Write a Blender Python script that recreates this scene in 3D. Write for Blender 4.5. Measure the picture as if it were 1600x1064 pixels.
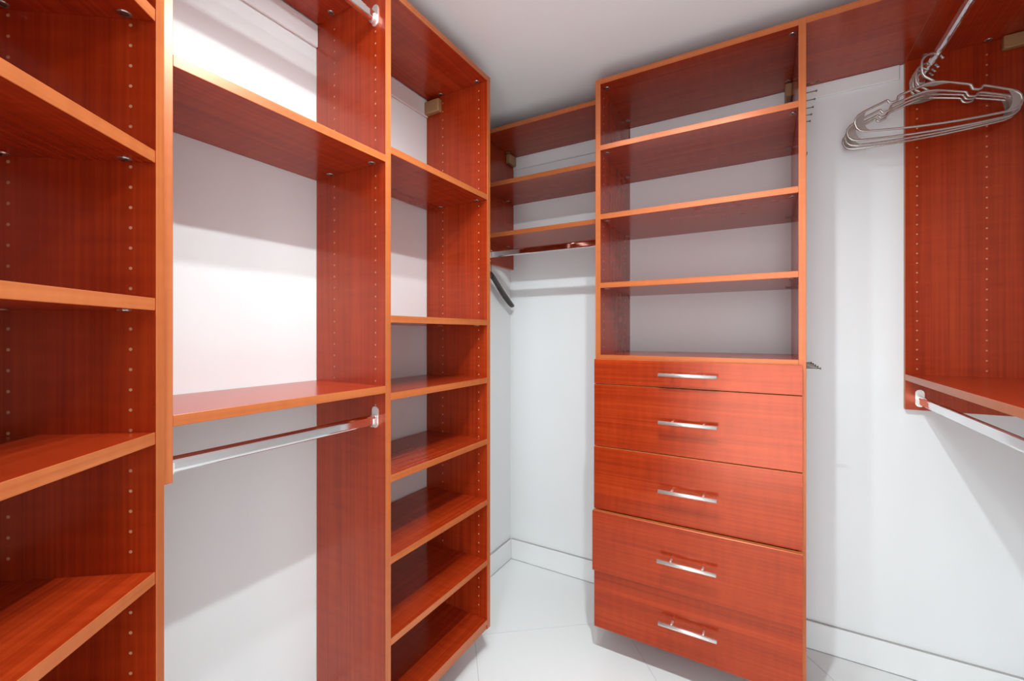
import bpy, bmesh, math, random
from mathutils import Vector, Matrix, Quaternion

random.seed(4)
scene = bpy.context.scene
for o in list(bpy.data.objects):
    bpy.data.objects.remove(o, do_unlink=True)
C = scene.collection

H = 1.1605            # camera height above the floor; every z below is given relative to the camera

# ------------------------------------------------------------------ camera
cam_d = bpy.data.cameras.new('camera')
cam_d.sensor_width = 36.0
cam_d.lens = 678.3 / 1600 * 36.0
cam_d.shift_y = -11.0 / 1600
cam_d.clip_start = 0.02
cam = bpy.data.objects.new('camera', cam_d)
C.objects.link(cam)
cam.location = (0, 0, H)
cam.rotation_euler = (math.pi / 2, 0, 0.5265)
scene.camera = cam

# ------------------------------------------------------------------ world, lamps, exposure
world = bpy.data.worlds.new('world')
scene.world = world
world.use_nodes = True
wb = world.node_tree.nodes['Background']
wb.inputs[0].default_value = (0.90, 0.962, 1.0, 1)      # light of the room outside the closet's open door side
wb.inputs[1].default_value = 5.2

def lamp(x, y, z, watts, rad, col):
    ld = bpy.data.lights.new('ceiling_lamp', 'AREA')     # small round downlight
    ld.shape = 'DISK'
    ld.energy = watts
    ld.size = 2 * rad
    ld.color = col
    lo = bpy.data.objects.new('ceiling_lamp', ld)
    C.objects.link(lo)
    lo.location = (x, y, z + H)
    return lo

for lx, ly, lw, sp in ((-0.60, 0.72, 4.6, 180), (-0.35, 0.69, 8.0, 165), (-0.14, 0.69, 17.0, 155)):
    lamp(lx, ly, 0.962, lw, 0.02, (0.86, 0.97, 1.0)).data.spread = math.radians(sp)

vs = scene.view_settings
vs.view_transform = 'Standard'
vs.look = 'None'
vs.exposure = 0.0
vs.gamma = 1.0
vs.use_curve_mapping = False

# ------------------------------------------------------------------ materials
def new_mat(name):
    m = bpy.data.materials.new(name)
    m.use_nodes = True
    return m, m.node_tree, m.node_tree.nodes['Principled BSDF']

def wood(name, axis, dark, mid, light, rough=0.2):
    m, nt, b = new_mat(name)
    N, L = nt.nodes, nt.links
    tc = N.new('ShaderNodeTexCoord')
    oi = N.new('ShaderNodeObjectInfo')
    mul = N.new('ShaderNodeVectorMath'); mul.operation = 'SCALE'
    cmb = N.new('ShaderNodeCombineXYZ')
    for i in range(3):
        L.new(oi.outputs['Random'], cmb.inputs[i])
    L.new(cmb.outputs[0], mul.inputs[0]); mul.inputs['Scale'].default_value = 17.0
    add = N.new('ShaderNodeVectorMath'); add.operation = 'ADD'
    L.new(tc.outputs['Object'], add.inputs[0]); L.new(mul.outputs[0], add.inputs[1])
    def noise(along, across, detail, dist=0.0):
        mp = N.new('ShaderNodeMapping')
        s = [across] * 3; s['xyz'.index(axis)] = along
        mp.inputs['Scale'].default_value = s
        L.new(add.outputs[0], mp.inputs['Vector'])
        n = N.new('ShaderNodeTexNoise')
        n.inputs['Scale'].default_value = 1.0
        n.inputs['Detail'].default_value = detail
        n.inputs['Distortion'].default_value = dist
        L.new(mp.outputs[0], n.inputs['Vector'])
        return n.outputs['Fac']
    fine = noise(2.2, 150, 3)
    broad = noise(1.0, 14, 4, 1.2)
    fleck = noise(55, 9, 2)
    def mixf(a, b_, f):
        x = N.new('ShaderNodeMix'); x.data_type = 'FLOAT'
        x.inputs[0].default_value = f
        L.new(a, x.inputs[2]); L.new(b_, x.inputs[3])
        return x.outputs[0]
    f = mixf(mixf(fine, broad, 0.42), fleck, 0.2)
    cr = N.new('ShaderNodeValToRGB')
    e = cr.color_ramp.elements
    e[0].position = 0.32; e[0].color = (*dark, 1)
    e[1].position = 0.68; e[1].color = (*light, 1)
    k = e.new(0.5); k.color = (*mid, 1)
    L.new(f, cr.inputs[0])
    L.new(cr.outputs[0], b.inputs['Base Color'])
    b.inputs['Roughness'].default_value = rough
    b.inputs['IOR'].default_value = 2.0
    b.inputs['Specular Tint'].default_value = (1.0, 0.36, 0.25, 1)
    bp = N.new('ShaderNodeBump')
    bp.inputs['Strength'].default_value = 0.04
    bp.inputs['Distance'].default_value = 0.001
    L.new(fine, bp.inputs['Height'])
    L.new(bp.outputs[0], b.inputs['Normal'])
    return m

W_D, W_M, W_L = (0.215, 0.0160, 0.0030), (0.305, 0.0265, 0.0046), (0.41, 0.043, 0.0080)
E_D, E_M, E_L = (0.34, 0.082, 0.023), (0.41, 0.112, 0.032), (0.48, 0.145, 0.045)
WOOD = {a: wood('cherry_laminate_' + a, a, W_D, W_M, W_L) for a in 'xyz'}
EDGE = {a: wood('cherry_edge_band_' + a, a, E_D, E_M, E_L, 0.3) for a in 'xyz'}

def plain(name, col, rough, metal=0.0, spec=0.5, noise_amt=0.0, noise_scale=8, bump=0.0, ior=1.5):
    m, nt, b = new_mat(name)
    N, L = nt.nodes, nt.links
    b.inputs['Roughness'].default_value = rough
    b.inputs['Metallic'].default_value = metal
    b.inputs['Specular IOR Level'].default_value = spec
    b.inputs['IOR'].default_value = ior
    tc = N.new('ShaderNodeTexCoord')
    n = N.new('ShaderNodeTexNoise')
    n.inputs['Scale'].default_value = noise_scale
    n.inputs['Detail'].default_value = 4
    L.new(tc.outputs['Object'], n.inputs['Vector'])
    cr = N.new('ShaderNodeValToRGB')
    e = cr.color_ramp.elements
    e[0].position = 0.3; e[1].position = 0.7
    e[0].color = (*[c * (1 - noise_amt) for c in col], 1)
    e[1].color = (*[min(1, c * (1 + noise_amt)) for c in col], 1)
    L.new(n.outputs['Fac'], cr.inputs[0])
    L.new(cr.outputs[0], b.inputs['Base Color'])
    if bump:
        n2 = N.new('ShaderNodeTexNoise')
        n2.inputs['Scale'].default_value = 260
        L.new(tc.outputs['Object'], n2.inputs['Vector'])
        bp = N.new('ShaderNodeBump')
        bp.inputs['Strength'].default_value = bump
        bp.inputs['Distance'].default_value = 0.001
        L.new(n2.outputs['Fac'], bp.inputs['Height'])
        L.new(bp.outputs[0], b.inputs['Normal'])
    return m

M_WALL = plain('white_wall_paint', (0.76, 0.768, 0.766), 0.42, noise_amt=0.012, noise_scale=3, bump=0.05)
M_CEIL = plain('white_ceiling_paint', (0.86, 0.88, 0.873), 0.7, noise_amt=0.01, noise_scale=3, bump=0.05)
M_TRIM = plain('white_gloss_trim', (0.78, 0.78, 0.775), 0.25, noise_amt=0.01)
M_TILE = plain('white_polished_tile', (0.74, 0.74, 0.73), 0.10, noise_amt=0.012, noise_scale=2.5)
M_GROUT = plain('grey_grout', (0.50, 0.50, 0.49), 0.8, noise_amt=0.05, noise_scale=60)
M_CAULK = plain('grey_caulk_line', (0.38, 0.37, 0.35), 0.7, noise_amt=0.05, noise_scale=60)
M_CHROME = plain('polished_chrome', (0.82, 0.82, 0.83), 0.07, metal=1.0, noise_amt=0.01)
M_STEEL = plain('brushed_steel', (0.88, 0.87, 0.84), 0.42, metal=0.85, noise_amt=0.02, noise_scale=40)
M_NICKEL = plain('nickel_fitting', (0.40, 0.38, 0.35), 0.3, metal=1.0, noise_amt=0.03, noise_scale=60)
M_DARKM = plain('dark_fitting_slot', (0.03, 0.028, 0.025), 0.5, noise_amt=0.05)
M_HOLE = plain('bare_chipboard', (0.50, 0.25, 0.13), 0.8, noise_amt=0.1, noise_scale=300)
M_PIN = plain('dark_bronze_pin', (0.22, 0.19, 0.14), 0.3, metal=1.0, noise_amt=0.03)
M_BEIGE = plain('tan_plastic_cover', (0.36, 0.20, 0.09), 0.4, noise_amt=0.02)
M_HANG = plain('silver_grey_plastic', (0.58, 0.56, 0.52), 0.24, metal=0.75, noise_amt=0.03, noise_scale=20)
M_BLACK = plain('dark_brown_varnished_wood', (0.028, 0.022, 0.018), 0.35, noise_amt=0.2, noise_scale=30)

# ------------------------------------------------------------------ helpers
ORG = {}
CACHE = {}

def link(o, parent=None):
    C.objects.link(o)
    if parent is not None:
        o.parent = parent
    return o

def tag(o, label=None, cat=None, group=None, kind=None):
    if label: o['label'] = label
    if cat: o['category'] = cat
    if group: o['group'] = group
    if kind: o['kind'] = kind
    return o

def thing(name, loc, label, cat, group=None, rotz=0.0, local=False):
    o = bpy.data.objects.new(name, None)
    o.empty_display_size = 0.05
    o.location = (loc[0], loc[1], loc[2] + H)
    o.rotation_euler = (0, 0, rotz)
    C.objects.link(o)
    ORG[o.name] = Vector((0, 0, -H)) if local else Vector((loc[0], loc[1], loc[2]))
    if local:
        o.location.z = 0
        ORG[o.name] = Vector((0, 0, -H))
    return tag(o, label, cat, group)

def org(parent):
    if parent is None:
        return Vector((0, 0, -H))
    return ORG[parent.name]

AX = {'+x': Vector((1, 0, 0)), '-x': Vector((-1, 0, 0)), '+y': Vector((0, 1, 0)), '-y': Vector((0, -1, 0)),
      '+z': Vector((0, 0, 1)), '-z': Vector((0, 0, -1))}

def box_mesh(sx, sy, sz, mats, fronts, bev):
    key = (round(sx, 4), round(sy, 4), round(sz, 4), tuple(m.name for m in mats), tuple(fronts), bev)
    if key in CACHE:
        return CACHE[key]
    bm = bmesh.new()
    bmesh.ops.create_cube(bm, size=1.0)
    for v in bm.verts:
        v.co = Vector((v.co.x * sx, v.co.y * sy, v.co.z * sz))
    if bev:
        bmesh.ops.bevel(bm, geom=list(bm.edges), offset=bev, segments=1, affect='EDGES', profile=0.5)
    bm.normal_update()
    if len(mats) > 1:
        for f in bm.faces:
            if any(f.normal.dot(AX[a]) > 0.6 for a in fronts):
                f.material_index = 1
    me = bpy.data.meshes.new('panel')
    bm.to_mesh(me); bm.free()
    for m in mats:
        me.materials.append(m)
    CACHE[key] = me
    return me

def box(name, x0, x1, y0, y1, z0, z1, mats, parent=None, fronts=(), bev=0.0006):
    if not isinstance(mats, (list, tuple)):
        mats = [mats]
    me = box_mesh(x1 - x0, y1 - y0, z1 - z0, mats, fronts, bev)
    o = bpy.data.objects.new(name, me)
    link(o, parent)
    o.location = Vector(((x0 + x1) / 2, (y0 + y1) / 2, (z0 + z1) / 2)) - org(parent)
    ORG[o.name] = Vector(((x0 + x1) / 2, (y0 + y1) / 2, (z0 + z1) / 2))
    return o

def bm_obj(name, bm, mat, parent=None, at=(0, 0, 0), smooth=False):
    """bm is built in coordinates relative to `at` (camera-relative z)."""
    bm.normal_update()
    me = bpy.data.meshes.new(name)
    bm.to_mesh(me); bm.free()
    for m in (mat if isinstance(mat, (list, tuple)) else [mat]):
        me.materials.append(m)
    if smooth:
        for p in me.polygons:
            p.use_smooth = len(p.vertices) == 4
    return me_obj(name, me, parent, at)

def me_obj(name, me, parent=None, at=(0, 0, 0)):
    o = bpy.data.objects.new(name, me)
    link(o, parent)
    o.location = Vector(at) - org(parent)
    ORG[o.name] = Vector(at)
    return o

def tube(bm, pts, r, seg=10, closed=False, flat=None, cap=True):
    """sweep an ellipse (r, or flat=(ra, rb) with rb along the reference up) along pts."""
    pts = [Vector(p) for p in pts]
    n = len(pts)
    rings = []
    prev = None
    for i, p in enumerate(pts):
        if closed:
            t = (pts[(i + 1) % n] - pts[i - 1]).normalized()
        else:
            t = (pts[min(i + 1, n - 1)] - pts[max(i - 1, 0)]).normalized()
        if prev is None:
            up = Vector((0, 0, 1)) if abs(t.z) < 0.9 else Vector((0, 1, 0))
            a = t.cross(up).normalized()
        else:
            a = (prev - t * prev.dot(t)).normalized()
        prev = a
        b = t.cross(a).normalized()
        rr = r[i] if isinstance(r, (list, tuple)) else r
        ra, rb = (rr, rr) if flat is None else flat
        ring = [bm.verts.new(p + a * (ra * math.cos(2 * math.pi * k / seg)) + b * (rb * math.sin(2 * math.pi * k / seg)))
                for k in range(seg)]
        rings.append(ring)
    m = n if closed else n - 1
    for i in range(m):
        A, B = rings[i], rings[(i + 1) % n]
        for k in range(seg):
            bm.faces.new((A[k], A[(k + 1) % seg], B[(k + 1) % seg], B[k]))
    if not closed and cap:
        bm.faces.new(rings[0]); bm.faces.new(rings[-1])
    bmesh.ops.recalc_face_normals(bm, faces=bm.faces)

def cyl(bm, p0, p1, r, seg=14):
    tube(bm, [p0, p1], r, seg)

def prism(bm, poly, axis, h0, h1):
    """extrude a closed 2-D polygon along an axis ('x','y','z') from h0 to h1."""
    def P(a, b, h):
        return {'x': (h, a, b), 'y': (a, h, b), 'z': (a, b, h)}[axis]
    A = [bm.verts.new(P(a, b, h0)) for a, b in poly]
    B = [bm.verts.new(P(a, b, h1)) for a, b in poly]
    bm.faces.new(A); bm.faces.new(B)
    n = len(poly)
    for i in range(n):
        bm.faces.new((A[i], A[(i + 1) % n], B[(i + 1) % n], B[i]))
    bmesh.ops.recalc_face_normals(bm, faces=bm.faces)

T = 0.019
XF, XW = -0.8553, -1.139
YB, YD = 1.944, 1.538
XD0, XD1 = -0.538, 0.1065
XR, XRW = 0.409, 0.700
ZFL = -H
ZC = 0.985
ANG = math.radians(37.4)
QX, QY = -0.848, 0.328            # far front corner of the angled tower
nA = Vector((math.cos(ANG), math.sin(ANG)))
eA = Vector((-math.sin(ANG), math.cos(ANG)))

# ------------------------------------------------------------------ room shell
def structure(o):
    o['kind'] = 'structure'
    return o

wl0 = Vector((QX, QY)) - nA * 0.287
tk = (XW - wl0.x) / eA.x
kink = wl0 + eA * tk
far = wl0 - eA * 1.15

structure(box('wall_back', XW - 0.1, XRW + 0.1, YB, YB + 0.1, ZFL, ZC, M_WALL, bev=0))
structure(box('wall_left', XW - 0.1, XW, kink.y, YB, ZFL, ZC, M_WALL, bev=0))
structure(box('wall_right', XRW, XRW + 0.1, -0.95, YB, ZFL, ZC, M_WALL, bev=0))
structure(box('wall_front', 0.52, XRW + 0.1, -1.05, -0.95, ZFL, ZC, M_WALL, bev=0))  # unseen wall stub, added to narrow the door opening and limit light coming in
def slanted(name, p, q, thick, z0, z1, mat):
    """a vertical slab from p to q, thickened away from the room"""
    d = (q - p); ln = d.length; a = math.atan2(d.y, d.x)
    me = box_mesh(ln, thick, z1 - z0, [mat], (), 0)
    o = bpy.data.objects.new(name, me)
    C.objects.link(o)
    nrm = Vector((-d.y, d.x)).normalized()
    c = (p + q) / 2 - nrm * (thick / 2) * (1 if nrm.dot(nA) > 0 else -1)
    o.location = (c.x, c.y, (z0 + z1) / 2 + H)
    o.rotation_euler = (0, 0, a)
    return structure(o)
slanted('wall_angled', kink, far, 0.1, ZFL, ZC, M_WALL)
structure(box('ceiling', XW - 0.2, XRW + 0.1, -0.95, YB + 0.1, ZC, ZC + 0.1, M_CEIL, bev=0))
floor = structure(box('floor', XW - 0.2, XRW + 0.1, -0.95, YB + 0.1, ZFL - 0.1, ZFL - 0.0012, M_GROUT, bev=0))

# floor tiles: square, laid along the angled wall, clipped to the room outline
def clip(poly, px, py, nx, ny):
    out = []
    for i in range(len(poly)):
        a, b = poly[i - 1], poly[i]
        da = (a[0] - px) * nx + (a[1] - py) * ny
        db = (b[0] - px) * nx + (b[1] - py) * ny
        if (da >= 0) != (db >= 0):
            t = da / (da - db)
            out.append((a[0] + (b[0] - a[0]) * t, a[1] + (b[1] - a[1]) * t))
        if db >= 0:
            out.append(b)
    return out
TA = math.radians(38.7)
e1 = Vector((math.cos(TA), math.sin(TA))); e2 = Vector((-math.sin(TA), math.cos(TA)))
TS, G = 0.588, 0.0011
for i in range(-4, 5):
    for j in range(-4, 5):
        a0, b0 = 0.105 + i * TS, 1.671 + j * TS
        poly = []
        for (a, b) in ((a0 + G, b0 + G), (a0 + TS - G, b0 + G), (a0 + TS - G, b0 + TS - G), (a0 + G, b0 + TS - G)):
            p = e1 * a + e2 * b
            poly.append((p.x, p.y))
        for (px, py, nx, ny) in ((XW + 0.0135, 0, 1, 0), (XRW - 0.0135, 0, -1, 0), (0, YB - 0.0135, 0, -1), (0, -0.95, 0, 1), (kink.x, kink.y, nA.x, nA.y)):
            if poly:
                poly = clip(poly, px, py, nx, ny)
        if len(poly) < 3:
            continue
        cx = sum(p[0] for p in poly) / len(poly); cy = sum(p[1] for p in poly) / len(poly)
        bm = bmesh.new()
        prism(bm, [(p[0] - cx, p[1] - cy) for p in poly], 'z', -0.0012, 0.0)
        bmesh.ops.remove_doubles(bm, verts=bm.verts, dist=1e-5)
        bm_obj('tile', bm, M_TILE, floor, (cx, cy, ZFL))

# baseboards with a grey caulk line on their top edge
BH = 0.100
def baseboard(name, x0, x1, y0, y1, lx0, lx1, ly0, ly1):
    b = structure(box(name, x0, x1, y0, y1, ZFL, ZFL + BH, M_TRIM, bev=0.0015))
    box('caulk_line', lx0, lx1, ly0, ly1, ZFL + BH, ZFL + BH + 0.0022, M_CAULK, b, bev=0)
    return b
baseboard('baseboard_back', XW + 0.011, XRW - 0.011, YB - 0.011, YB, XW + 0.009, XRW - 0.009, YB - 0.009, YB)
baseboard('baseboard_left', XW, XW + 0.011, kink.y, YB, XW, XW + 0.009, kink.y, YB - 0.009)
baseboard('baseboard_right', XRW - 0.011, XRW, -0.95, YB, XRW - 0.009, XRW, -0.95, YB - 0.009)

# white hanging rails under the top boards
def rail(name, x0, x1, y0, y1, z0, z1):
    return structure(box(name, x0, x1, y0, y1, z0, z1, M_TRIM, bev=0.002))
rail('trim_1', XW, XW + 0.009, 0.345, 0.8146, 0.838, 0.9030)
rail('trim_2', XW, XW + 0.009, 0.8346, 1.2960, 0.838, 0.9030)
rail('trim_3', XW + T + 0.001, XD0 - 0.001, YB - 0.009, YB, 0.840, 0.9030)
rail('trim_4', XD0 + T + 0.001, XD1 - T - 0.001, YB - 0.009, YB, 0.858, 0.9130)
rail('trim_5', XD1 + 0.001, 0.398, YB - 0.009, YB, 0.864, 0.9130)

# ------------------------------------------------------------------ shared closet fittings
def cam_mesh():
    bm = bmesh.new()
    bmesh.ops.create_cone(bm, cap_ends=True, segments=16, radius1=0.0085, radius2=0.0095, depth=0.0016)
    for f in bm.faces:
        f.material_index = 0
    r = bmesh.ops.create_cube(bm, size=1.0)
    vs_ = r['verts']
    for v in vs_:
        v.co = Vector((v.co.x * 0.011, v.co.y * 0.0028, v.co.z * 0.0008 - 0.0010))
    for f in bm.faces:
        if all(v in vs_ for v in f.verts):
            f.material_index = 1
    me = bpy.data.meshes.new('cam_fastener')
    bm.to_mesh(me); bm.free()
    me.materials.append(M_NICKEL); me.materials.append(M_DARKM)
    return me
CAM = cam_mesh()

def pin_mesh():
    bm = bmesh.new()
    cyl(bm, (0, 0, 0), (0.011, 0, 0), 0.0026, 10)
    bm_ = bmesh.ops.create_cube(bm, size=1.0)
    for v in bm_['verts']:
        v.co = Vector((0.0065 + v.co.x * 0.010, v.co.y * 0.009, 0.0022 + v.co.z * 0.0012))
    me = bpy.data.meshes.new('shelf_pin')
    bm.to_mesh(me); bm.free()
    me.materials.append(M_NICKEL)
    return me

def cams(shelf, pts, z):
    for (x, y) in pts:
        o = me_obj('cam_fastener', CAM, shelf, (x, y, z - 0.0008))
        o.rotation_euler = (0, 0, random.uniform(0, 3))

HOLE_R = 0.0026
def holes(parent, cols, z0, z1, normal, skip=()):
    """columns of drilled shelf holes as shallow raw chipboard discs, one part per panel"""
    n = AX[normal]
    bm = bmesh.new()
    u = Vector((0, 0, 1)); w = n.cross(u)
    base = Vector((cols[0][0], cols[0][1], z0))
    zs = []
    z = z0
    while z < z1:
        if not any(a - 0.006 < z < b + 0.004 for a, b in skip):
            zs.append(z)
        z += 0.032
    for (x, y) in cols:
        for z in zs:
            c = Vector((x, y, z)) - base
            ring = [bm.verts.new(c + n * 0.0003 + (u * math.sin(k * math.pi / 5) + w * math.cos(k * math.pi / 5)) * HOLE_R)
                    for k in range(10)]
            mid = bm.verts.new(c + n * 0.00008)
            for k in range(10):
                bm.faces.new((ring[k], ring[(k + 1) % 10], mid))
    bmesh.ops.recalc_face_normals(bm, faces=bm.faces)
    o = bm_obj('shelf_holes', bm, M_HOLE, parent, base)
    o['kind'] = 'stuff'
    return o

def rod_section(w=0.0075, h=0.0145, n=10):
    pts = []
    r = w
    for k in range(n + 1):
        a = math.pi * k / n
        pts.append((r * math.cos(a), h - r + r * math.sin(a)))
    for k in range(n + 1):
        a = math.pi + math.pi * k / n
        pts.append((r * math.cos(a), -h + r + r * math.sin(a)))
    return pts

def closet_rod(axis, a0, a1, cross, z, label, group='chrome closet rods'):
    """oval chrome rod; axis 'x' or 'y', a0..a1 along it, cross = the other coordinate, z = centre"""
    loc = (cross, a0, z) if axis == 'y' else (a0, cross, z)
    t = thing('closet_rod', loc, label, 'closet rod', group)
    bm = bmesh.new()
    prism(bm, rod_section(), axis, 0.004, a1 - a0 - 0.004)
    bm_obj('bar', bm, M_CHROME, t, loc)
    for end, sgn in ((a0, 1), (a1, -1)):
        bm = bmesh.new()
        # back plate: rounded tab above the cup
        plate = []
        for k in range(9):
            a = math.pi * k / 8
            plate.append((0.0115 * math.cos(a), 0.024 + 0.0115 * math.sin(a)))
        for k in range(9):
            a = math.pi + math.pi * k / 8
            plate.append((0.0115 * math.cos(a), -0.010 + 0.0115 * math.sin(a)))
        prism(bm, plate, axis, 0, 0.0022 * sgn)
        # U shaped cup that carries the bar
        cup = [(0.0105, 0.004)]
        for k in range(9):
            a = -math.pi * k / 8
            cup.append((0.0105 * math.cos(a), -0.0075 + 0.0105 * math.sin(a)))
        cup.append((-0.0105, 0.004)); cup.append((-0.0082, 0.004))
        for k in range(9):
            a = -math.pi + math.pi * k / 8
            cup.append((0.0082 * math.cos(a), -0.0075 + 0.0082 * math.sin(a)))
        cup.append((0.0082, 0.004))
        prism(bm, cup, axis, 0, 0.013 * sgn)
        p = (cross, end, z) if axis == 'y' else (end, cross, z)
        bm_obj('bracket', bm, M_STEEL, t, p)
    return t

def cover_block(parent, x0, x1, y0, y1, z0, z1):
    return box('bracket_cover', x0, x1, y0, y1, z0, z1, M_BEIGE, parent, bev=0.003)

# ------------------------------------------------------------------ angled shelf tower (left foreground)
W1, D1 = 0.50, 0.284
ta = thing('shelf_tower', (QX, QY, 0), 'cherry wood shelf tower set at an angle in the left foreground', 'shelf unit',
           None, ANG, True)
box('side_panel', -D1, 0, -T, 0, -1.057, 0.922, [WOOD['z'], EDGE['z']], ta, ('+x',))
box('side_panel', -D1, 0, -W1, -W1 + T, -1.057, 0.922, [WOOD['z'], EDGE['z']], ta, ('+x',))
sk = []
for zt in (0.922, 0.740, 0.5158, 0.2905, 0.0560, -0.1570, -0.3790, -0.6030, -0.8270, -1.024):
    rec = 0.0 if zt in (0.922, -1.024) else 0.0015
    s = box('shelf', -D1 + 0.004, -rec, -W1 + T, -T, zt - 0.0195, zt, [WOOD['y'], EDGE['y']], ta, ('+x',))
    cams(s, [(-0.037, -T - 0.013), (-0.205, -T - 0.013)], zt - 0.0195)
    sk.append((zt - 0.0195, zt))
box('base_rail', -D1 + 0.02, -0.004, -W1 + T, -T, -1.057, -1.0435, [WOOD['y'], EDGE['y']], ta, ('+x',))
holes(ta, [(-0.037, -T), (-0.207, -T)], -0.985, 0.90, '-y', sk)

# ------------------------------------------------------------------ double hanging section
YH0, YH1 = 0.3240, 0.8142
th = thing('hanging_section', (XF, YH0, -1.057), 'cherry wood hanging section between the angled tower and the tall shelf tower', 'closet unit')
hp = box('side_panel', XW + 0.001, XF, YH0, YH0 + T, -0.250, 0.922, [WOOD['z'], EDGE['z']], th, ('+x', '-z'))
s = box('top_shelf', XW + 0.010, -0.980, YH0 + T, YH1, 0.9035, 0.922, [WOOD['y'], EDGE['y']], th, ('+x',))
cams(s, [(-1.055, YH1 - 0.013)], 0.9035)
s = box('shelf', XW + 0.002, XF, YH0 + T, YH1, 0.4480, 0.467, [WOOD['y'], EDGE['y']], th, ('+x',))
cams(s, [(XF - 0.037, YH1 - 0.013), (-1.058, YH1 - 0.013)], 0.448)
s = box('shelf', XW + 0.002, XF, YH0 + T, YH1, -0.1560, -0.137, [WOOD['y'], EDGE['y']], th, ('+x',))
cams(s, [(XF - 0.037, YH1 - 0.013), (-1.058, YH1 - 0.013)], -0.156)

# ------------------------------------------------------------------ tall shelf tower
Y2, Y3 = 0.8146, 1.3153
t2 = thing('shelf_tower', (XF, Y2, -1.057), 'tall narrow cherry wood shelf tower beside the back corner', 'shelf unit')
box('side_panel', XW + 0.001, XF, Y2, Y2 + T, -1.057, 0.922, [WOOD['z'], EDGE['z']], t2, ('+x',))
box('side_panel', XW + 0.001, XF, Y3 - T, Y3, -1.057, 0.922, [WOOD['z'], EDGE['z']], t2, ('+x',))
sk = []
for zt in (0.922, 0.496, 0.048, -0.158, -0.376, -0.593, -0.809, -1.022):
    s = box('top_board' if zt > 0.9 else ('bottom_board' if zt < -1 else 'shelf'), XW + 0.010, XF, Y2 + T, Y3 - T, zt - T, zt,
            [WOOD['y'], EDGE['y']], t2, ('+x',))
    cams(s, [(XF - 0.037, Y3 - T - 0.013), (-1.058, Y3 - T - 0.013)], zt - T)
    sk.append((zt - T, zt))
box('base_rail', XW + 0.02, XF - 0.003, Y2 + T, Y3 - T, -1.057, -1.0425, [WOOD['y'], EDGE['y']], t2, ('+x',))
holes(t2, [(XF - 0.037, Y3 - T), (-1.058, Y3 - T)], -0.980, 0.895, '-y', sk)
holes(t2, [(XF - 0.037, Y2), (-1.058, Y2)], -0.190, 0.895, '-y', [(0.448, 0.467), (-0.156, -0.137)])
cover_block(t2, XW + 0.002, -1.062, Y3 - T - 0.022, Y3 - T, 0.842, 0.890)

# ------------------------------------------------------------------ corner shelves
YC = 1.645
tc_ = thing('corner_shelf_unit', (XW, YC, 0.328), 'small cherry wood wall shelf unit of three shelves in the back corner', 'shelf unit')
box('side_panel', XW + 0.0005, XW + T, YC, YB - 0.0005, 0.328, 0.9215, [WOOD['z'], EDGE['z']], tc_, ('-y', '-z'))
sk = []
for zt in (0.9215, 0.680, 0.4515):
    s = box('shelf', XW + T, XD0, YC, YB - 0.0005, zt - T, zt, [WOOD['x'], EDGE['x']], tc_, ('-y',))
    cams(s, [(XW + T + 0.013, YC + 0.037), (XW + T + 0.013, 1.865)], zt - T)
    sk.append((zt - T, zt))
cover_block(tc_, XW + T, XW + T + 0.022, YB - 0.075, YB - 0.011, 0.852, 0.900)

# ------------------------------------------------------------------ drawer unit
td = thing('drawer_cabinet', (XD0, YD, -1.057), 'cherry wood cabinet with open shelves above five drawers on the back wall', 'cabinet')
box('side_panel', XD0, XD0 + T, YD, YB - 0.0005, -1.057, 0.932, [WOOD['z'], EDGE['z']], td, ('-y',))
box('side_panel', XD1 - T, XD1, YD, YB - 0.0005, -1.057, 0.932, [WOOD['z'], EDGE['z']], td, ('-y',))
sk = []
for nm, zt in (('top_board', 0.932), ('shelf', 0.690), ('shelf', 0.437), ('shelf', 0.1855), ('deck', -0.078), ('bottom_board', -1.038)):
    s = box(nm, XD0 + T, XD1 - T, YD, YB - 0.0005, zt - T, zt, [WOOD['x'], EDGE['x']], td, ('-y',))
    if zt > 0:
        cams(s, [(XD0 + T + 0.013, YD + 0.037), (XD1 - T - 0.013, YD + 0.037), (XD0 + T + 0.013, 1.86), (XD1 - T - 0.013, 1.86)], zt - T)
    sk.append((zt - T, zt))
holes(td, [(XD0 + T, YD + 0.037), (XD0 + T, 1.86)], -0.050, 0.905, '+x', sk)
holes(td, [(XD1 - T, YD + 0.037), (XD1 - T, 1.86)], -0.050, 0.905, '-x', sk)
cover_block(td, XD1 - T - 0.022, XD1 - T, YB - 0.075, YB - 0.011, 0.862, 0.911)

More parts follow.
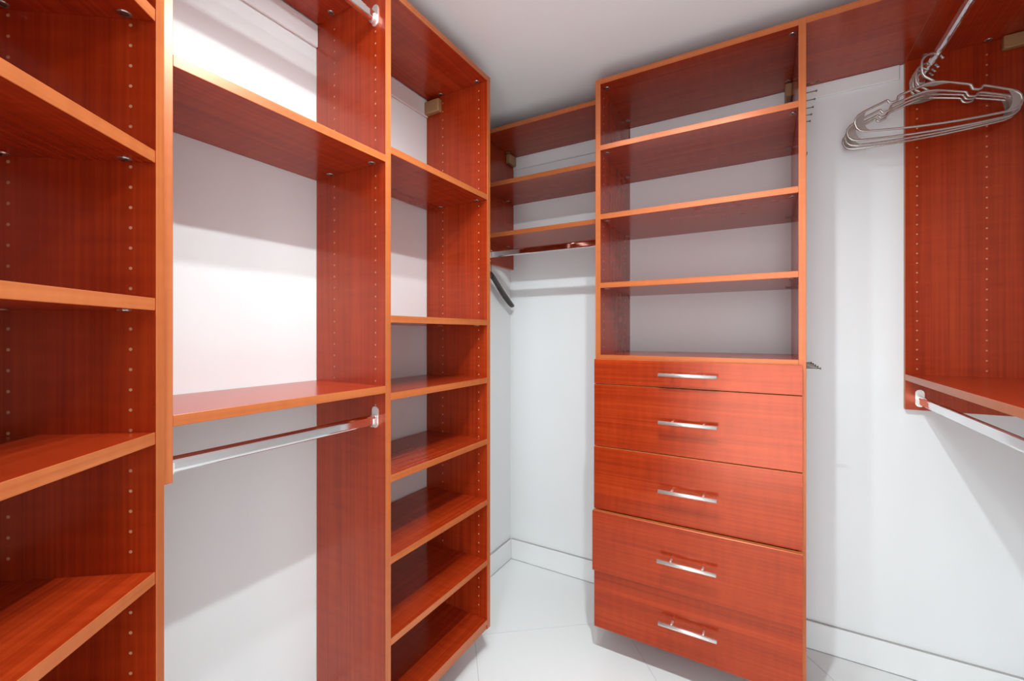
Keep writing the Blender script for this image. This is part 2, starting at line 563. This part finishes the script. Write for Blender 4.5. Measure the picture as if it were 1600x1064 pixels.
def handle_mesh():
    bm = bmesh.new()
    cyl(bm, (-0.088, -0.033, 0), (0.088, -0.033, 0), 0.006, 20)
    for x in (-0.048, 0.048):
        cyl(bm, (x, -0.033, 0), (x, 0, 0), 0.0042, 12)
    me = bpy.data.meshes.new('handle')
    bm.to_mesh(me); bm.free()
    me.materials.append(M_STEEL)
    for p in me.polygons:
        p.use_smooth = len(p.vertices) == 4
    return me
HANDLE = handle_mesh()
XM = (XD0 + XD1) / 2
DRAW = [(-0.0930, -0.1810, 0.0), (-0.1835, -0.4060, 0.0), (-0.4085, -0.6335, 0.003), (-0.6360, -0.8500, 0.021), (-0.8520, -1.0640, 0.001)]
for z1, z0, out in DRAW:
    yf = YD - 0.001 - out
    d = box('drawer', XD0 + 0.002, XD1 - 0.0098, yf - T, yf, z0, z1, [WOOD['x'], EDGE['x']], td, ('+z', '-z', '+x', '-x'), bev=0.0008)
    # the drawer tray behind the front
    bm = bmesh.new()
    for (x0, x1, y0, y1, a, b) in ((XD0 + 0.032, XD0 + 0.044, yf, yf + 0.35, z0 + 0.03, z1 - 0.02),
                                   (XD1 - 0.044, XD1 - 0.032, yf, yf + 0.35, z0 + 0.03, z1 - 0.02),
                                   (XD0 + 0.044, XD1 - 0.044, yf + 0.338, yf + 0.35, z0 + 0.03, z1 - 0.02),
                                   (XD0 + 0.044, XD1 - 0.044, yf, yf + 0.338, z0 + 0.03, z0 + 0.036)):
        r = bmesh.ops.create_cube(bm, size=1.0)
        for v in r['verts']:
            v.co = Vector(((x0 + x1) / 2 + v.co.x * (x1 - x0) - XM, (y0 + y1) / 2 + v.co.y * (y1 - y0) - yf,
                           (a + b) / 2 + v.co.z * (b - a) - (z0 + z1) / 2))
    bm_obj('tray', bm, WOOD['x'], d, (XM, yf, (z0 + z1) / 2))
    me_obj('handle', HANDLE, d, (XM, yf - T, (z0 + z1) / 2))['label'] = 'brushed steel bar handle'

# ------------------------------------------------------------------ bridge board and right hand unit
tb = box('bridge_shelf', XD1, XR, YD, YB - 0.0005, 0.913, 0.932, [WOOD['x'], EDGE['x']], None, ('-y',))
tag(tb, 'cherry wood top board bridging from the drawer cabinet to the right hanging unit', 'shelf')

tr = thing('hanging_section', (XR, 0.75, -0.255), 'cherry wood hanging unit with one shelf on the right wall', 'closet unit')
box('side_panel', XR, XRW - 0.0005, YB - T, YB - 0.0005, -0.255, 0.913, [WOOD['z'], EDGE['z']], tr, ('-x', '-z'))
box('side_panel', XR, XRW - 0.0005, 0.75, 0.75 + T, -0.255, 0.913, [WOOD['z'], EDGE['z']], tr, ('-x', '-z'))
s = box('top_board', XR + 0.0006, XRW - 0.0005, 0.75, YB - 0.0005, 0.913, 0.932, [WOOD['y'], EDGE['y']], tr, ('-x',))
cams(s, [(XR + 0.045, YB - T - 0.013), (0.603, YB - T - 0.013)], 0.913)
s = box('shelf', XR, XRW - 0.0005, 0.75 + T, YB - T, -0.157, -0.137, [WOOD['y'], EDGE['y']], tr, ('-x',))
cams(s, [(XR + 0.037, YB - T - 0.013), (0.603, YB - T - 0.013)], -0.157)
holes(tr, [(XR + 0.030, YB - T), (XR + 0.194, YB - T)], -0.118, 0.905, '-y')
cover_block(tr, 0.634, XRW - 0.002, YB - T - 0.022, YB - T, 0.872, 0.912)

# ------------------------------------------------------------------ rods
closet_rod('y', YH0 + T, YH1, XF - 0.037, 0.836, 'upper chrome closet rod at the top of the left hanging section')
closet_rod('y', YH0 + T, YH1, XF - 0.037, -0.2285, 'chrome closet rod under the lower shelf of the left hanging section')
closet_rod('x', XW + T, XD0, YC + 0.037, 0.364, 'chrome closet rod under the corner shelves on the back wall')
closet_rod('y', 0.75 + T, YB - T, 0.446, 0.836, 'upper chrome closet rod carrying the grey hangers on the right')
closet_rod('y', 0.75 + T, YB - T, 0.446, -0.2225, 'chrome closet rod below the shelf of the right hanging unit')

# ------------------------------------------------------------------ grey plastic hangers
def arc(cx, cz, r, a0, a1, n):
    return [(cx + r * math.cos(math.radians(a0 + (a1 - a0) * k / n)), cz + r * math.sin(math.radians(a0 + (a1 - a0) * k / n))) for k in range(n + 1)]

def hanger_meshes():
    half = [(0.0, 0.0), (0.022, -0.003), (0.055, -0.0135), (0.085, -0.0235), (0.0905, -0.0265), (0.0925, -0.033), (0.0945, -0.039),
            (0.1000, -0.0415), (0.108, -0.0435), (0.1145, -0.0425), (0.1175, -0.0375), (0.1195, -0.0345), (0.124, -0.0355), (0.155, -0.0475),
            (0.185, -0.060), (0.198, -0.068), (0.2065, -0.079), (0.2090, -0.093), (0.2050, -0.107), (0.1960, -0.1165), (0.182, -0.121), (0.15, -0.1235),
            (0.10, -0.1265), (0.05, -0.1285)]
    loop = half + [(0.0, -0.129)] + [(-x, z) for x, z in reversed(half[1:])]
    bm = bmesh.new()
    tube(bm, [(x, 0, z) for x, z in loop], 0.0037, 8, closed=True)
    me_f = bpy.data.meshes.new('frame'); bm.to_mesh(me_f); bm.free()
    # hook: narrow neck, wide rounded loop, open end
    pts = [(0.004, -0.002), (-0.005, 0.008), (-0.020, 0.020), (-0.0265, 0.032), (-0.0272, 0.050)]
    pts += arc(0.0, 0.0605, 0.0272, 180, 22, 12) + [(0.0275, 0.066)]
    bm = bmesh.new()
    tube(bm, [(x, 0, z) for x, z in pts], 0.0036, 8)
    me_h = bpy.data.meshes.new('hook'); bm.to_mesh(me_h); bm.free()
    # end webs and neck web
    bm = bmesh.new()
    web = [(0.176, -0.0565), (0.185, -0.060), (0.198, -0.068), (0.2065, -0.079), (0.2090, -0.093), (0.2050, -0.107), (0.1960, -0.1165),
           (0.182, -0.121), (0.166, -0.1222), (0.178, -0.113), (0.184, -0.100), (0.185, -0.084), (0.182, -0.068)]
    prism(bm, web, 'y', -0.0012, 0.0012)
    me_w = bpy.data.meshes.new('end_web'); bm.to_mesh(me_w); bm.free()
    bm = bmesh.new()
    prism(bm, [(-x, z) for x, z in web], 'y', -0.0012, 0.0012)
    me_w2 = bpy.data.meshes.new('end_web'); bm.to_mesh(me_w2); bm.free()
    bm = bmesh.new()
    prism(bm, [(0.0, 0.001), (0.022, -0.003), (0.050, -0.0122), (0.025, -0.0105), (0.0, -0.0135), (-0.025, -0.0105), (-0.050, -0.0122), (-0.022, -0.003)], 'y', -0.0014, 0.0014)
    me_n = bpy.data.meshes.new('neck_web'); bm.to_mesh(me_n); bm.free()
    for me in (me_f, me_h, me_w, me_w2, me_n):
        me.materials.append(M_HANG)
    for me in (me_f, me_h):
        for p in me.polygons:
            p.use_smooth = True
    return me_f, me_h, me_w, me_w2, me_n
HM = hanger_meshes()
HANG_Z = 0.767
for (y, rz, tilt, lab) in ((1.790, 15, 2.6, 'silver grey plastic hanger at the front of the bunch on the right rod'),
                           (1.846, 6, 1.0, 'second silver grey plastic hanger from the front on the right rod'),
                           (1.874, 2.5, 1.8, 'third silver grey plastic hanger from the front on the right rod'),
                           (1.900, -1.0, 1.2, 'silver grey plastic hanger at the back of the bunch nearest the end panel')):
    t = bpy.data.objects.new('clothes_hanger', None)
    t.empty_display_size = 0.03
    C.objects.link(t)
    t.location = (0.446, y, HANG_Z + H)
    t.rotation_euler = Matrix.Rotation(math.radians(rz), 3, 'Z').to_4x4().to_3x3().to_euler()
    t.rotation_euler = (Matrix.Rotation(math.radians(rz), 3, 'Z') @ Matrix.Rotation(math.radians(-tilt), 3, 'Y')).to_euler()
    tag(t, lab, 'hanger', 'grey hangers on the right rod')
    for me, nm in zip(HM, ('frame', 'hook', 'end_web', 'end_web', 'neck_web')):
        link(bpy.data.objects.new(nm, me), t)

# ------------------------------------------------------------------ dark hanger behind the tall tower
t = bpy.data.objects.new('clothes_hanger', None)
C.objects.link(t)
t.location = (-1.090, YC + 0.037, 0.287 + H)
t.rotation_euler = (0, 0, math.radians(90))
tag(t, 'dark wooden hanger on the corner rod, half hidden by the tall tower', 'hanger')
def arm_pts(s):
    P = []
    for k in range(13):
        u = k / 12
        x = 0.225 * u
        z = -0.155 * (u ** 1.25) * (1 - 0.10 * u)
        P.append((s * x, 0.012 * math.sin(u * 2.2), z))
    return P
for s_ in (1, -1):
    bm = bmesh.new()
    P = arm_pts(s_)
    rings = []
    for k, p in enumerate(P):
        u = k / 12
        hgt = (0.0155 + 0.006 * math.sin(u * math.pi)) * (1.0 if u < 0.9 else 1.0 - 5.5 * (u - 0.9))
        wd = 0.0085 * (1.0 if u < 0.9 else 1.0 - 4 * (u - 0.9))
        ring = []
        for q in range(12):
            a = 2 * math.pi * q / 12
            ring.append(bm.verts.new((p[0], p[1] + wd * math.cos(a), p[2] - hgt + hgt * math.sin(a))))
        rings.append(ring)
    for A, B in zip(rings, rings[1:]):
        for q in range(12):
            bm.faces.new((A[q], A[(q + 1) % 12], B[(q + 1) % 12], B[q]))
    bm.faces.new(rings[0]); bm.faces.new(rings[-1])
    bmesh.ops.recalc_face_normals(bm, faces=bm.faces)
    me = bpy.data.meshes.new('arm'); bm.to_mesh(me); bm.free()
    me.materials.append(M_BLACK)
    for p in me.polygons:
        p.use_smooth = True
    link(bpy.data.objects.new('arm', me), t)
bm = bmesh.new()
tube(bm, [(0, 0, -0.01), (0, 0, 0.045)] + [(x, 0, z) for x, z in arc(0, 0.072, 0.0225, -90, -120, 1)[1:]] +
     [(x, 0, z) for x, z in arc(0, 0.0755, 0.0215, 215, 20, 12)], 0.0018, 8)
me = bpy.data.meshes.new('hook'); bm.to_mesh(me); bm.free()
me.materials.append(M_CHROME)
link(bpy.data.objects.new('hook', me), t)

# ------------------------------------------------------------------ tie rack, belt rack and hook on the cabinet's right side
def pin_rack(name, label, z, ys, ln):
    t = thing(name, (XD1, ys[0], z), label, 'rack')
    box('back_bar', XD1 + 0.0002, XD1 + 0.005, ys[0] - 0.012, ys[-1] + 0.012, z - 0.006, z + 0.006, M_NICKEL, t, bev=0.001)
    for y in ys:
        bm = bmesh.new()
        tube(bm, [(0, 0, 0), (ln - 0.003, 0, 0)], 0.0016, 8)
        tube(bm, [(ln - 0.0045, 0, 0), (ln - 0.003, 0, 0), (ln - 0.0005, 0, 0), (ln, 0, 0)], [0.0018, 0.0034, 0.0034, 0.002], 10)
        bm_obj('pin', bm, M_PIN, t, (XD1 + 0.005, y, z), True)
    return t
pin_rack('tie_rack', 'nickel tie rack of short pins near the top of the drawer cabinet side', 0.772,
         [1.622, 1.680, 1.737, 1.795, 1.852, 1.908], 0.034)
pin_rack('belt_rack', 'nickel belt rack of short pins beside the top drawer of the cabinet', -0.107,
         [1.622, 1.698, 1.774, 1.850, 1.922], 0.039)
t = thing('coat_hook', (XD1, 1.75, 0.61), 'small nickel hook on the cabinet side below the tie rack', 'hook')
bm = bmesh.new()
prism(bm, [(-0.007, -0.018), (0.007, -0.018), (0.007, 0.018), (-0.007, 0.018)], 'x', 0, 0.002)
bm_obj('plate', bm, M_NICKEL, t, (XD1 + 0.0002, 1.75, 0.612))
bm = bmesh.new()
tube(bm, [(0, 0, 0.0), (0.007, 0, -0.006), (0.011, 0, -0.010), (0.014, 0, -0.005), (0.015, 0, 0.002)], 0.0022, 8)
bm_obj('prong', bm, M_NICKEL, t, (XD1 + 0.002, 1.75, 0.604), True)
